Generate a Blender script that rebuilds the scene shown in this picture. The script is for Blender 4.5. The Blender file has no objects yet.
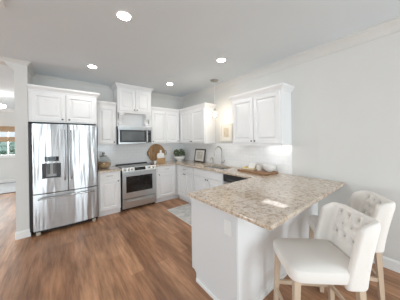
import bpy, bmesh, math, random
from mathutils import Vector, Matrix
random.seed(7)
PI = math.pi
S = bpy.context.scene
C = S.collection

# ------------------------------------------------------------------ camera
F_PX, V0, YAW, ROLL = 175.93, 140.0, -0.6667, -0.0145
cam_d = bpy.data.cameras.new('camera')
cam = bpy.data.objects.new('camera', cam_d)
C.objects.link(cam)
cam_d.sensor_width = 36.0
cam_d.lens = F_PX / 400 * 36
cam_d.shift_y = (V0 - 150) / 400
cam_d.clip_start = 0.02
fw = Vector((-math.sin(YAW), math.cos(YAW), 0))
rt = Vector((math.cos(YAW), math.sin(YAW), 0))
Z = Vector((0, 0, 1))
xa = rt * math.cos(ROLL) + Z * math.sin(ROLL)
ya = -rt * math.sin(ROLL) + Z * math.cos(ROLL)
M4 = Matrix((xa, ya, -fw)).transposed().to_4x4()
M4.translation = Vector((-2.9137, -4.5227, 1.4949))
cam.matrix_world = M4
S.camera = cam

# ------------------------------------------------------------------ world, lights, exposure
w = bpy.data.worlds.new('world')
S.world = w
w.use_nodes = True
bg = w.node_tree.nodes['Background']
bg.inputs[0].default_value = (0.86, 0.93, 1.0, 1)
bg.inputs[1].default_value = 2.2

def area(name, loc, rot, sx, sy, power, col=(1, 1, 1)):
    d = bpy.data.lights.new(name, 'AREA')
    d.shape = 'RECTANGLE'
    d.size, d.size_y, d.energy, d.color = sx, sy, power, col
    o = bpy.data.objects.new(name, d)
    C.objects.link(o)
    o.location = loc
    o.rotation_euler = rot
    return o
# daylight entering through the rear glazing and the side glazing, behind the camera
for wx_, ww_ in ((-5.65, 1.3), (-3.35, 0.28), (-1.05, 1.4)):  # unseen rear windows, spaced so the fridge reflects streaks; narrow middle one for that
    area('daylight_rear', (wx_, -8.2, 1.4), (PI / 2 + 0.2, 0, 0), ww_, 2.3, 142 * ww_, (0.83, 0.94, 1.0))
area('daylight_side', (-9.2, -4.5, 1.4), (PI / 2 + 0.2, 0, -PI / 2), 4.4, 2.1, 240, (0.83, 0.94, 1.0))
area('daylight_far', (-5.1, 5.35, 1.55), (-PI / 2, 0, 0), 1.7, 1.0, 110, (0.97, 0.99, 1.0))
area('added_fill_far_side', (-9.75, 1.45, 1.5), (PI / 2, 0, -PI / 2 + 0.4), 2.4, 1.8, 330, (0.97, 0.99, 1.0))  # added fill to brighten the far room wall, no known window there
LAMP_L = 240.0
BULB_L = 210.0
S.view_settings.view_transform = 'Standard'
S.view_settings.look = 'None'
S.view_settings.gamma = 1
S.view_settings.use_curve_mapping = False
S.view_settings.exposure = -1.08

# ------------------------------------------------------------------ materials
def new_mat(name, col=(0.8, 0.8, 0.8), rough=0.5, metal=0.0, spec=0.5, **kw):
    m = bpy.data.materials.new(name)
    m.use_nodes = True
    b = m.node_tree.nodes['Principled BSDF']
    b.inputs['Base Color'].default_value = (*col, 1)
    b.inputs['Roughness'].default_value = rough
    b.inputs['Metallic'].default_value = metal
    b.inputs['Specular IOR Level'].default_value = spec
    return m

def nd(m, t, **kw):
    n = m.node_tree.nodes.new(t)
    for k, v in kw.items():
        if k in n.inputs:
            n.inputs[k].default_value = v
        else:
            setattr(n, k, v)
    return n

def lk(m, a, b):
    m.node_tree.links.new(a, b)

def coords(m, scale=(1, 1, 1), world=True, rot=(0, 0, 0)):
    if world:
        g = nd(m, 'ShaderNodeNewGeometry').outputs['Position']
    else:
        g = nd(m, 'ShaderNodeTexCoord').outputs['Object']
    mp = nd(m, 'ShaderNodeMapping')
    mp.inputs['Scale'].default_value = scale
    mp.inputs['Rotation'].default_value = rot
    lk(m, g, mp.inputs['Vector'])
    return mp.outputs['Vector']

def ramp(m, fac, stops):
    r = nd(m, 'ShaderNodeValToRGB')
    e = r.color_ramp.elements
    while len(e) < len(stops):
        e.new(0.5)
    for i, (p, c) in enumerate(stops):
        e[i].position = p
        e[i].color = (*c, 1)
    lk(m, fac, r.inputs['Fac'])
    return r.outputs['Color']

def bump(m, h, strength=0.1, dist=0.01):
    b = nd(m, 'ShaderNodeBump', Strength=strength, Distance=dist)
    lk(m, h, b.inputs['Height'])
    lk(m, b.outputs['Normal'], bsdf(m).inputs['Normal'])

def bsdf(m):
    return m.node_tree.nodes['Principled BSDF']

def noise_mat(name, c1, c2, scale=8, rough=0.6, sc=(1, 1, 1), bmp=0.0, metal=0.0, spec=0.5, detail=4, world=True):
    m = new_mat(name, c1, rough, metal, spec)
    n = nd(m, 'ShaderNodeTexNoise', Scale=scale, Detail=detail)
    lk(m, coords(m, sc, world), n.inputs['Vector'])
    lk(m, ramp(m, n.outputs['Fac'], [(0.3, c1), (0.7, c2)]), bsdf(m).inputs['Base Color'])
    if bmp:
        bump(m, n.outputs['Fac'], bmp, 0.005)
    return m

MW = noise_mat('wall_paint', (0.695, 0.683, 0.658), (0.71, 0.698, 0.673), 3, 0.75, spec=0.25)
MCEIL = noise_mat('ceiling_paint', (0.765, 0.815, 0.845), (0.78, 0.83, 0.86), 2, 0.9, spec=0.1)
MTRIM = noise_mat('trim_paint', (0.80, 0.795, 0.78), (0.82, 0.815, 0.8), 4, 0.4)
MCAB = noise_mat('cabinet_paint', (0.845, 0.842, 0.838), (0.86, 0.857, 0.853), 4, 0.38)
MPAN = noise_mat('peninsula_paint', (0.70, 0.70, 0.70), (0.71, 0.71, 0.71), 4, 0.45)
MNICK = noise_mat('brushed_nickel', (0.42, 0.40, 0.37), (0.5, 0.48, 0.45), 60, 0.42, metal=1.0)
MBLK = noise_mat('black_plastic', (0.012, 0.012, 0.013), (0.02, 0.02, 0.021), 30, 0.4)
MGLB = noise_mat('black_glass', (0.010, 0.010, 0.011), (0.014, 0.014, 0.015), 5, 0.06)
MOVEN = noise_mat('oven_glass', (0.012, 0.010, 0.009), (0.02, 0.016, 0.014), 5, 0.12)
MMICG = noise_mat('microwave_glass', (0.10, 0.108, 0.112), (0.13, 0.14, 0.145), 5, 0.15)
MSCR = noise_mat('display', (0.05, 0.06, 0.07), (0.10, 0.12, 0.14), 30, 0.2)
MDGRAY = noise_mat('dark_gray', (0.05, 0.05, 0.052), (0.07, 0.07, 0.072), 10, 0.5)
MPLATE = noise_mat('white_plastic', (0.78, 0.78, 0.76), (0.8, 0.8, 0.78), 10, 0.35)
MCER = noise_mat('white_ceramic', (0.84, 0.83, 0.81), (0.87, 0.86, 0.84), 10, 0.18)
MLEAF = noise_mat('leaf', (0.07, 0.11, 0.05), (0.24, 0.30, 0.18), 40, 0.5)
MLEAF2 = noise_mat('tree_leaf', (0.42, 0.60, 0.52), (0.62, 0.76, 0.70), 3, 0.6)
MSOIL = noise_mat('soil', (0.05, 0.035, 0.025), (0.09, 0.06, 0.04), 60, 0.9)
MBARK = noise_mat('bark', (0.12, 0.08, 0.05), (0.2, 0.14, 0.1), 20, 0.9)
MSTOOLW = noise_mat('pale_oak', (0.56, 0.42, 0.30), (0.66, 0.52, 0.39), 12, 0.5, (1, 1, 0.1), world=False)
MFAB = noise_mat('linen', (0.83, 0.785, 0.735), (0.88, 0.835, 0.785), 400, 0.9, spec=0.15, bmp=0.15, world=False)
MBTN = noise_mat('button_linen', (0.6, 0.57, 0.53), (0.65, 0.62, 0.58), 300, 0.9, spec=0.1)
MCORK = noise_mat('corks', (0.42, 0.24, 0.11), (0.82, 0.62, 0.40), 60, 0.8)
MBOARD = noise_mat('board_wood', (0.24, 0.12, 0.055), (0.36, 0.20, 0.10), 10, 0.5, (0.5, 4, 4), world=False)
MRBOARD = noise_mat('round_board_wood', (0.28, 0.145, 0.06), (0.52, 0.32, 0.15), 9, 0.5, (4, 1, 0.6), world=False)
MBLOCK = noise_mat('block_wood', (0.42, 0.25, 0.12), (0.52, 0.33, 0.17), 14, 0.5, (0.6, 3, 3), world=False)
MFRB = noise_mat('espresso_wood', (0.03, 0.02, 0.015), (0.06, 0.04, 0.03), 20, 0.4)
MFRC = noise_mat('cream_wood', (0.80, 0.76, 0.68), (0.84, 0.80, 0.72), 20, 0.5)
MMAT = noise_mat('mat_paper', (0.84, 0.80, 0.72), (0.86, 0.82, 0.75), 20, 0.8)
MART = noise_mat('art_paper', (0.55, 0.52, 0.47), (0.82, 0.79, 0.74), 18, 0.8, detail=8)
MART2 = noise_mat('beige_art', (0.62, 0.52, 0.38), (0.76, 0.68, 0.54), 14, 0.8, detail=8)
MYEL = noise_mat('yellow_cover', (0.72, 0.50, 0.08), (0.78, 0.56, 0.12), 10, 0.5)
MPAGE = noise_mat('pages', (0.82, 0.81, 0.78), (0.86, 0.85, 0.82), 80, 0.8)
MBAMB = noise_mat('woven_bamboo', (0.36, 0.22, 0.12), (0.58, 0.40, 0.25), 14, 0.8, (1, 1, 12))
MRUGB = noise_mat('blue_rug', (0.58, 0.61, 0.65), (0.78, 0.78, 0.78), 6, 0.95, (1, 5, 1), spec=0.1)
MRUGD = noise_mat('rug_binding', (0.05, 0.05, 0.06), (0.08, 0.08, 0.09), 20, 0.95, spec=0.1)
MRUG = noise_mat('pale_rug', (0.50, 0.50, 0.49), (0.74, 0.72, 0.69), 9, 0.95, spec=0.1, detail=6)
MRUGE = noise_mat('rug_edge', (0.70, 0.67, 0.62), (0.76, 0.73, 0.68), 30, 0.95, spec=0.1)
MFOOT = noise_mat('roller_cover', (0.42, 0.36, 0.29), (0.48, 0.42, 0.34), 10, 0.5)
MRECESS = noise_mat('recess_plastic', (0.50, 0.50, 0.50), (0.58, 0.58, 0.58), 10, 0.35)
MPADDLE = noise_mat('paddle_plastic', (0.10, 0.10, 0.10), (0.16, 0.16, 0.16), 30, 0.35)
MPEWT = noise_mat('dark_pewter', (0.14, 0.13, 0.12), (0.2, 0.19, 0.18), 60, 0.4, metal=0.8)
MGRASS = noise_mat('lawn', (0.10, 0.20, 0.06), (0.2, 0.3, 0.1), 5, 0.9)
MSINK = noise_mat('sink_steel', (0.52, 0.51, 0.49), (0.6, 0.59, 0.57), 20, 0.35, metal=0.4)

# brushed stainless: gently rippled sheet
MSTEEL = new_mat('stainless', (0.54, 0.57, 0.60), 0.30, 1.0)
bsdf(MSTEEL).inputs["Anisotropic"].default_value = 0.85; bsdf(MSTEEL).inputs["Anisotropic Rotation"].default_value = 0.25
tg_ = nd(MSTEEL, 'ShaderNodeTangent')
tg_.direction_type = 'RADIAL'
tg_.axis = 'Z'
lk(MSTEEL, tg_.outputs[0], bsdf(MSTEEL).inputs['Tangent'])
n_ = nd(MSTEEL, 'ShaderNodeTexNoise', Scale=1.0, Detail=2.0)
lk(MSTEEL, coords(MSTEEL, (7, 7, 0.8)), n_.inputs['Vector'])
bump(MSTEEL, n_.outputs['Fac'], 0.5, 0.03)
n2_ = nd(MSTEEL, 'ShaderNodeTexNoise', Scale=1.0, Detail=3.0)
lk(MSTEEL, coords(MSTEEL, (6, 6, 300)), n2_.inputs['Vector'])
lk(MSTEEL, ramp(MSTEEL, n2_.outputs['Fac'], [(0.3, (0.50, 0.515, 0.525)), (0.7, (0.56, 0.575, 0.59))]), bsdf(MSTEEL).inputs['Base Color'])

MSATIN = noise_mat('satin_steel', (0.60, 0.625, 0.64), (0.66, 0.685, 0.70), 1, 0.36, (4, 4, 300), metal=1.0)
MMICS = noise_mat('microwave_steel', (0.40, 0.415, 0.425), (0.45, 0.465, 0.475), 1, 0.33, (4, 4, 300), metal=1.0)
# granite
MGRAN = new_mat('granite', (0.7, 0.6, 0.5), 0.06, 0, 0.75)
bsdf(MGRAN).inputs['Coat Weight'].default_value = 0.25
bsdf(MGRAN).inputs['Coat Roughness'].default_value = 0.04
gc = coords(MGRAN)
n1 = nd(MGRAN, 'ShaderNodeTexNoise', Scale=7.0, Detail=5.0)
n2 = nd(MGRAN, 'ShaderNodeTexNoise', Scale=30.0, Detail=7.0, Roughness=0.7)
v1 = nd(MGRAN, 'ShaderNodeTexVoronoi', Scale=62.0)
for n in (n1, n2, v1):
    lk(MGRAN, gc, n.inputs['Vector'])
ca = ramp(MGRAN, n1.outputs['Fac'], [(0.3, (0.50, 0.36, 0.25)), (0.5, (0.62, 0.49, 0.37)), (0.7, (0.56, 0.46, 0.37))])
cb = ramp(MGRAN, n2.outputs['Fac'], [(0.34, (0.10, 0.06, 0.04)), (0.44, (0.38, 0.27, 0.18)), (0.53, (0.72, 0.62, 0.51)), (0.68, (0.80, 0.73, 0.65))])
mx = nd(MGRAN, 'ShaderNodeMixRGB', Fac=0.6)
lk(MGRAN, ca, mx.inputs[1]); lk(MGRAN, cb, mx.inputs[2])
cv = ramp(MGRAN, v1.outputs['Distance'], [(0.0, (0.55, 0.5, 0.45)), (0.35, (1, 1, 1))])
mx2 = nd(MGRAN, 'ShaderNodeMixRGB', Fac=0.5, blend_type='MULTIPLY')
lk(MGRAN, mx.outputs[0], mx2.inputs[1]); lk(MGRAN, cv, mx2.inputs[2])
lk(MGRAN, mx2.outputs[0], bsdf(MGRAN).inputs['Base Color'])

# plank floor, boards run along y
MFLOOR = new_mat('plank_floor', (0.4, 0.25, 0.15), 0.36, 0, 0.45)
fc = coords(MFLOOR, (1, 1, 1), True, (0, 0, PI / 2))
br = nd(MFLOOR, 'ShaderNodeTexBrick', Scale=1.0)
br.inputs['Brick Width'].default_value = 1.25
br.inputs['Row Height'].default_value = 0.155
br.inputs['Mortar Size'].default_value = 0.0016
br.inputs['Color1'].default_value = (0, 0, 0, 1)
br.inputs['Color2'].default_value = (1, 1, 1, 1)
br.inputs['Mortar'].default_value = (0.2, 0.2, 0.2, 1)
br.offset = 0.37
lk(MFLOOR, fc, br.inputs['Vector'])
g1 = nd(MFLOOR, 'ShaderNodeTexNoise', Scale=1.0, Detail=6.0, Roughness=0.65)
lk(MFLOOR, coords(MFLOOR, (24, 2.2, 1)), g1.inputs['Vector'])
g2 = nd(MFLOOR, 'ShaderNodeTexNoise', Scale=1.0, Detail=2.0)
lk(MFLOOR, coords(MFLOOR, (5, 1.1, 1)), g2.inputs['Vector'])
base = ramp(MFLOOR, br.outputs['Color'], [(0.0, (0.38, 0.195, 0.107)), (0.5, (0.47, 0.25, 0.139)), (1.0, (0.545, 0.305, 0.176))])
gr = ramp(MFLOOR, g1.outputs['Fac'], [(0.3, (0.55, 0.50, 0.46)), (0.62, (1.10, 1.10, 1.10))])
gr2 = ramp(MFLOOR, g2.outputs['Fac'], [(0.35, (0.74, 0.71, 0.68)), (0.65, (1.16, 1.15, 1.14))])
m1 = nd(MFLOOR, 'ShaderNodeMixRGB', Fac=1.0, blend_type='MULTIPLY')
m2 = nd(MFLOOR, 'ShaderNodeMixRGB', Fac=1.0, blend_type='MULTIPLY')
lk(MFLOOR, base, m1.inputs[1]); lk(MFLOOR, gr, m1.inputs[2])
lk(MFLOOR, m1.outputs[0], m2.inputs[1]); lk(MFLOOR, gr2, m2.inputs[2])
lk(MFLOOR, m2.outputs[0], bsdf(MFLOOR).inputs['Base Color'])
bump(MFLOOR, g1.outputs['Fac'], 0.06, 0.004)

# subway tile
def tile_mat(name, rot):
    m = new_mat(name, (0.82, 0.82, 0.82), 0.15)
    b = nd(m, 'ShaderNodeTexBrick', Scale=1.0)
    b.inputs['Brick Width'].default_value = 0.15
    b.inputs['Row Height'].default_value = 0.075
    b.inputs['Mortar Size'].default_value = 0.0015
    b.inputs['Color1'].default_value = (0.90, 0.90, 0.90, 1)
    b.inputs['Color2'].default_value = (0.92, 0.92, 0.915, 1)
    b.inputs['Mortar'].default_value = (0.76, 0.76, 0.76, 1)
    lk(m, coords(m, (1, 1, 1), True, rot), b.inputs['Vector'])
    lk(m, b.outputs['Color'], bsdf(m).inputs['Base Color'])
    return m
MTILEB = tile_mat('subway_tile_back', (-PI / 2, 0, 0))
MTILER = tile_mat('subway_tile_right', (0, -PI / 2, -PI / 2))

def emis(name, col, s):
    m = bpy.data.materials.new(name)
    m.use_nodes = True
    nt = m.node_tree
    nt.nodes.clear()
    e = nt.nodes.new('ShaderNodeEmission')
    e.inputs[0].default_value = (*col, 1)
    e.inputs[1].default_value = s
    o = nt.nodes.new('ShaderNodeOutputMaterial')
    nt.links.new(e.outputs[0], o.inputs[0])
    return m
MLAMP = emis('lamp_diffuser', (1.0, 0.96, 0.91), LAMP_L)
MBULB = emis('bulb_glow', (1.0, 0.88, 0.72), BULB_L)
MSTRIP = emis('added_strip_glow', (1.0, 0.98, 0.95), 5.5)  # glow of the added strip below the right cabinet
MGLOBE = emis('globe_glow', (1.0, 0.97, 0.93), 62.0)

def glass(name, tint=(1, 1, 1), gl=0.06):
    m = bpy.data.materials.new(name)
    m.use_nodes = True
    nt = m.node_tree
    nt.nodes.clear()
    t = nt.nodes.new('ShaderNodeBsdfTransparent')
    t.inputs[0].default_value = (*tint, 1)
    g = nt.nodes.new('ShaderNodeBsdfGlossy')
    g.inputs['Roughness'].default_value = 0.03
    f = nt.nodes.new('ShaderNodeLayerWeight')
    f.inputs['Blend'].default_value = 0.25
    mul = nt.nodes.new('ShaderNodeMath')
    mul.operation = 'MULTIPLY_ADD'
    mul.inputs[1].default_value = 0.3
    mul.inputs[2].default_value = gl
    nt.links.new(f.outputs['Facing'], mul.inputs[0])
    mix = nt.nodes.new('ShaderNodeMixShader')
    nt.links.new(mul.outputs[0], mix.inputs[0])
    nt.links.new(t.outputs[0], mix.inputs[1])
    nt.links.new(g.outputs[0], mix.inputs[2])
    o = nt.nodes.new('ShaderNodeOutputMaterial')
    nt.links.new(mix.outputs[0], o.inputs[0])
    return m
MGLASS = glass('clear_glass', (0.97, 0.98, 0.98), 0.04)
MJAR = glass('jar_glass', (0.93, 0.95, 0.95), 0.02)
MPANE = glass('window_glass', (0.97, 0.99, 0.99), 0.03)

# ------------------------------------------------------------------ mesh helpers
def box(bm, x0, x1, y0, y1, z0, z1, bev=0.0, seg=2):
    r = bmesh.ops.create_cube(bm, size=1.0)
    vs = r['verts']
    for v in vs:
        v.co = Vector((x0 + (v.co.x + .5) * (x1 - x0), y0 + (v.co.y + .5) * (y1 - y0), z0 + (v.co.z + .5) * (z1 - z0)))
    if bev > 0:
        es = list({e for v in vs for e in v.link_edges})
        bmesh.ops.bevel(bm, geom=es, offset=bev, segments=seg, affect='EDGES', profile=0.5)

def tube(bm, pts, rad, n=10, cap=True):
    pts = [Vector(p) for p in pts]
    rads = rad if isinstance(rad, (list, tuple)) else [rad] * len(pts)
    rings = []
    up = None
    for i, p in enumerate(pts):
        if i == 0: t = pts[1] - p
        elif i == len(pts) - 1: t = p - pts[i - 1]
        else: t = (pts[i + 1] - p).normalized() + (p - pts[i - 1]).normalized()
        t.normalize()
        if up is None:
            up = Vector((0, 0, 1)) if abs(t.z) < .9 else Vector((1, 0, 0))
        a = t.cross(up).normalized()
        b = a.cross(t).normalized()
        up = b
        rings.append([bm.verts.new(p + (a * math.cos(2 * PI * k / n) + b * math.sin(2 * PI * k / n)) * rads[i]) for k in range(n)])
    for r0, r1 in zip(rings, rings[1:]):
        for k in range(n):
            bm.faces.new((r0[k], r0[(k + 1) % n], r1[(k + 1) % n], r1[k]))
    if cap:
        bm.faces.new(rings[0][::-1]); bm.faces.new(rings[-1])

def lathe(bm, prof, c=(0, 0, 0), n=24, axis='z'):
    rings = []
    def pt(r, h, a):
        x, y = r * math.cos(a), r * math.sin(a)
        if axis == 'z': q = (x, y, h)
        elif axis == 'y': q = (x, h, y)
        else: q = (h, x, y)
        return Vector(q) + Vector(c)
    for r, h in prof:
        if r < 1e-6:
            rings.append([bm.verts.new(pt(0, h, 0))])
        else:
            rings.append([bm.verts.new(pt(r, h, 2 * PI * k / n)) for k in range(n)])
    for a, b in zip(rings, rings[1:]):
        if len(a) == 1 and len(b) == 1: continue
        for k in range(n):
            k2 = (k + 1) % n
            if len(a) == 1: bm.faces.new((a[0], b[k2], b[k]))
            elif len(b) == 1: bm.faces.new((a[k], a[k2], b[0]))
            else: bm.faces.new((a[k], a[k2], b[k2], b[k]))

def prism(bm, poly, h0, h1, axis='z'):
    """extrude a 2D polygon; axis z: (x,y), axis y: (x,z), axis x: (y,z)"""
    def q(p, h):
        return {'z': (p[0], p[1], h), 'y': (p[0], h, p[1]), 'x': (h, p[0], p[1])}[axis]
    a = [bm.verts.new(q(p, h0)) for p in poly]
    b = [bm.verts.new(q(p, h1)) for p in poly]
    n = len(poly)
    for i in range(n):
        bm.faces.new((a[i], a[(i + 1) % n], b[(i + 1) % n], b[i]))
    bm.faces.new(a[::-1]); bm.faces.new(b)

def sweep(bm, path, prof):
    """sweep profile (d outwards to the left of the path, z) along a 2D path with mitred corners"""
    P = [Vector((p[0], p[1])) for p in path]
    ns = []
    for a, b in zip(P, P[1:]):
        t = (b - a).normalized()
        ns.append(Vector((-t.y, t.x)))
    rings = []
    for i, p in enumerate(P):
        if i == 0: m = ns[0]
        elif i == len(P) - 1: m = ns[-1]
        else: m = (ns[i - 1] + ns[i]) / (1 + ns[i - 1].dot(ns[i]))
        rings.append([bm.verts.new((p.x + m.x * d, p.y + m.y * d, z)) for d, z in prof])
    n = len(prof)
    for r0, r1 in zip(rings, rings[1:]):
        for k in range(n):
            bm.faces.new((r0[k], r0[(k + 1) % n], r1[(k + 1) % n], r1[k]))
    bm.faces.new(rings[0][::-1]); bm.faces.new(rings[-1])

def obj(name, bm, mat, parent=None, smooth=False, subsurf=0):
    bmesh.ops.recalc_face_normals(bm, faces=bm.faces)
    me = bpy.data.meshes.new(name)
    bm.to_mesh(me)
    bm.free()
    me.materials.append(mat)
    if smooth:
        me.polygons.foreach_set('use_smooth', [True] * len(me.polygons))
        me.set_sharp_from_angle(angle=math.radians(38))
    o = bpy.data.objects.new(name, me)
    C.objects.link(o)
    if parent: o.parent = parent
    if subsurf:
        s = o.modifiers.new('sub', 'SUBSURF')
        s.levels = s.render_levels = subsurf
    return o

def B(): return bmesh.new()

def thing(name, label, cat, loc=(0, 0, 0), rz=0.0, group=None):
    o = bpy.data.objects.new(name, None)
    o.empty_display_size = 0.1
    C.objects.link(o)
    o.location = loc
    o.rotation_euler = (0, 0, rz)
    o['label'] = label; o['category'] = cat
    if group: o['group'] = group
    return o

def tag(o, label, cat, group=None):
    o['label'] = label; o['category'] = cat
    if group: o['group'] = group
    return o

def struct(name, bm, mat, smooth=False):
    o = obj(name, bm, mat, smooth=smooth)
    o['kind'] = 'structure'
    return o

def dup(root, loc, rz, label, group=None):
    r = root.copy(); C.objects.link(r)
    r.location = loc; r.rotation_euler = (0, 0, rz); r['label'] = label
    if group: r['group'] = group
    for ch in list(root.children):
        c = ch.copy(); C.objects.link(c); c.parent = r
        for g in ch.children:
            d = g.copy(); C.objects.link(d); d.parent = c
    return r

# ------------------------------------------------------------------ the setting
H = 2.77
b = B(); box(b, -9.0, 0.15, -8.0, 5.25, -0.08, 0.0); struct('floor', b, MFLOOR)
b = B(); box(b, -9.0, 0.15, -8.0, 5.25, H, H + 0.1); struct('ceiling', b, MCEIL)
b = B(); box(b, -3.33, 0.15, 0.0, 0.12, 0, H); struct('wall_back', b, MW)
b = B(); box(b, 0.0, 0.15, -8.0, 0.0, 0, H); struct('wall_right', b, MW)
b = B(); box(b, -3.478, -3.33, -0.63, 5.1, 0, H); struct('wall_left', b, MW)
# header with clipped corner over the opening to the next room
b = B(); prism(b, [(-3.478, H), (-3.478, 2.61), (-3.575, 2.715), (-7.2, 2.715), (-7.2, H)], -0.63, -0.47, 'y'); struct('wall_header', b, MW)
b = B(); box(b, -9.0, -7.2, -0.63, -0.47, 0, H); struct('wall_front', b, MW)
# far room
b = B()
FY = 5.07
WX0, WX1, WZ0, WZ1 = -6.0, -4.2, 0.99, 2.06
box(b, -9.0, WX0, FY, FY + .15, 0, H); box(b, WX1, -3.478, FY, FY + .15, 0, H)
box(b, WX0, WX1, FY, FY + .15, 0, WZ0); box(b, WX0, WX1, FY, FY + .15, WZ1, H)
struct('wall_far', b, MW)
b = B()
# side wall: wide glazed opening, plus a far-room one cut for the added fill
box(b, -9.1, -9.0, -8.0, -6.9, 0, H); box(b, -9.1, -9.0, -2.1, .2, 0, H); box(b, -9.1, -9.0, 3.0, 5.25, 0, H); box(b, -9.1, -9.0, .2, 3.0, 0, .5); box(b, -9.1, -9.0, .2, 3.0, 2.5, H)
box(b, -9.1, -9.0, -6.9, -2.1, 0, .4); box(b, -9.1, -9.0, -6.9, -2.1, 2.5, H)
struct('wall_side', b, MW)
b = B()
box(b, -9.0, -6.2, -8.12, -8.0, 0, H); box(b, -0.4, 0.15, -8.12, -8.0, 0, H); box(b, -6.2, -.4, -8.12, -8.0, 2.55, H)
box(b, -6.2, -.4, -8.12, -8.0, 0, .1)
for x0_, x1_ in ((-5.0, -3.49), (-3.21, -1.75)): box(b, x0_, x1_, -8.12, -8.0, .1, 2.55)  # piers placed to shape the reflection in the fridge doors
struct('wall_rear', b, MW)
# far window: frame, mullions, panes
b = B()
fy0, fy1 = FY - .02, FY + .12
box(b, WX0, WX1, fy0, fy1, WZ0, WZ0 + .06); box(b, WX0, WX1, fy0, fy1, WZ1 - .06, WZ1)
box(b, WX0, WX0 + .06, fy0, fy1, WZ0, WZ1); box(b, WX1 - .06, WX1, fy0, fy1, WZ0, WZ1)
for x in (-4.5, -5.1, -5.55): box(b, x - .013, x + .013, fy0 + .02, fy1, WZ0, WZ1)
box(b, WX0 - .06, WX1 + .06, FY - .07, FY - .001, WZ0 - .05, WZ0)
win = struct('window_1', b, MTRIM)
b = B(); box(b, WX0 + .06, WX1 - .06, FY + .06, FY + .066, WZ0 + .06, WZ1 - .06); obj('pane', b, MPANE, win)
b = B(); box(b, -30, 30, 5.3, 40, -.3, -.2); struct('ground', b, MGRASS)

def base_prof(t=.014, h=.12):
    return [(0, 0), (t, 0), (t, h - .02), (t * .5, h), (0, h)]
b = B(); sweep(b, [(0, -8.0), (0, -3.90)], base_prof()); struct('baseboard_right', b, MTRIM)
b = B(); sweep(b, [(-3.33, -.605), (-3.33, -.63), (-3.478, -.63), (-3.478, 5.07)], base_prof()); struct('baseboard_left', b, MTRIM)
b = B(); sweep(b, [(-3.478, FY), (-9, FY)], base_prof()); struct('baseboard_far', b, MTRIM)
CR = [(0, -.12), (.012, -.12), (.02, -.10), (.05, -.06), (.085, -.03), (.09, -.012), (.105, -.012), (.105, -.0005), (0, -.0005)]
cr = [(d, H + z) for d, z in CR]
b = B(); sweep(b, [(0, -8.0), (0, 0), (-1.12, 0)], cr); struct('trim_1', b, MW)
b = B(); sweep(b, [(-2.0, 0), (-3.33, 0), (-3.33, -.63), (-3.478, -.63), (-7.2, -.63)], [(d * .5, H + z * .42) for d, z in CR]); struct('trim_2', b, MW)
b = B(); sweep(b, [(-3.478, FY), (-9, FY)], cr); struct('trim_3', b, MTRIM)
# tiled splashbacks
b = B(); box(b, -2.37, -.008, -.008, -.0005, .914, 1.42); struct('trim_4', b, MTILEB)
b = B(); box(b, -.008, -.0005, -3.21, -.0005, .914, 1.41); struct('trim_5', b, MTILER)

# ------------------------------------------------------------------ cabinets
def panel(bm, x0, x1, z0, z1, yb, t, rings):
    """raised panel door: back at y=yb, front at y=yb-t; rings: list of (inset, depth behind the front)"""
    loops = []
    def loop(i, y):
        return [bm.verts.new(p) for p in ((x0 + i, y, z0 + i), (x1 - i, y, z0 + i), (x1 - i, y, z1 - i), (x0 + i, y, z1 - i))]
    loops.append(loop(0, yb))
    loops.append(loop(0, yb - t + .003))
    loops.append(loop(.003, yb - t))
    for i, d in rings: loops.append(loop(i, yb - t + d))
    for a, c in zip(loops, loops[1:]):
        for k in range(4):
            bm.faces.new((a[k], a[(k + 1) % 4], c[(k + 1) % 4], c[k]))
    bm.faces.new(loops[0][::-1]); bm.faces.new(loops[-1])

RAISED = [(.056, 0), (.062, .017), (.077, .017), (.102, .004)]
SLAB = [(.012, 0), (.02, .002)]

def add_door(t, x0, x1, z0, z1, yb, knob=None, name='door', rings=RAISED, thick=.02):
    b = B(); panel(b, x0, x1, z0, z1, yb, thick, rings)
    d = obj(name, b, MCAB, t)
    if knob:
        kx, kz = knob
        b = B(); lathe(b, [(0, -.028), (.010, -.027), (.0145, -.021), (.012, -.014), (.006, -.010), (.006, 0), (0, 0)], (kx, yb - thick, kz), 12, 'y')
        obj('knob', b, MPEWT, d, True)
    return d

def add_drawer(t, x0, x1, z0, z1, yb, pull=True):
    b = B(); panel(b, x0, x1, z0, z1, yb, .02, SLAB)
    d = obj('drawer', b, MCAB, t)
    if pull:
        cx, cz, y = (x0 + x1) / 2, (z0 + z1) / 2, yb - .02
        b = B(); tube(b, [(cx - .055, y, cz), (cx - .05, y - .022, cz), (cx - .03, y - .028, cz), (cx + .03, y - .028, cz), (cx + .05, y - .022, cz), (cx + .055, y, cz)], .005, 8)
        obj('pull', b, MNICK, d, True)
    return d

CAB_CROWN = [(0, -.01), (.012, -.01), (.018, .01), (.045, .045), (.05, .055), (.05, .075), (0, .075)]

def crown(t, path, z):
    b = B(); sweep(b, path, [(d, z + h) for d, h in CAB_CROWN]); obj('crown_molding', b, MCAB, t)

def wall_cab(label, loc, rz, width, z0, z1, depth, doors, ends=(True, True), name='wall_cabinet', kz=None, group=None):
    t = thing(name, label, 'cabinet', loc, rz, group)
    b = B(); box(b, 0, width, -depth + .02, -.001, z0, z1, .001, 1); obj('cabinet_body', b, MCAB, t)
    for (x0, x1, kx) in doors:
        add_door(t, x0, x1, z0 + .022, z1 - .03, -depth + .019, (kx, (z0 + .055) if kz is None else kz))
    p = [(width, -depth + .02), (0, -depth + .02)]
    # path direction chosen so that 'left of path' points outwards
    path = [(0, -depth + .02), (width, -depth + .02)]
    if ends[0]: path = [(0, -.002)] + path
    if ends[1]: path = path + [(width, -.002)]
    path = path[::-1]
    crown(t, path, z1)
    return t

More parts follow.
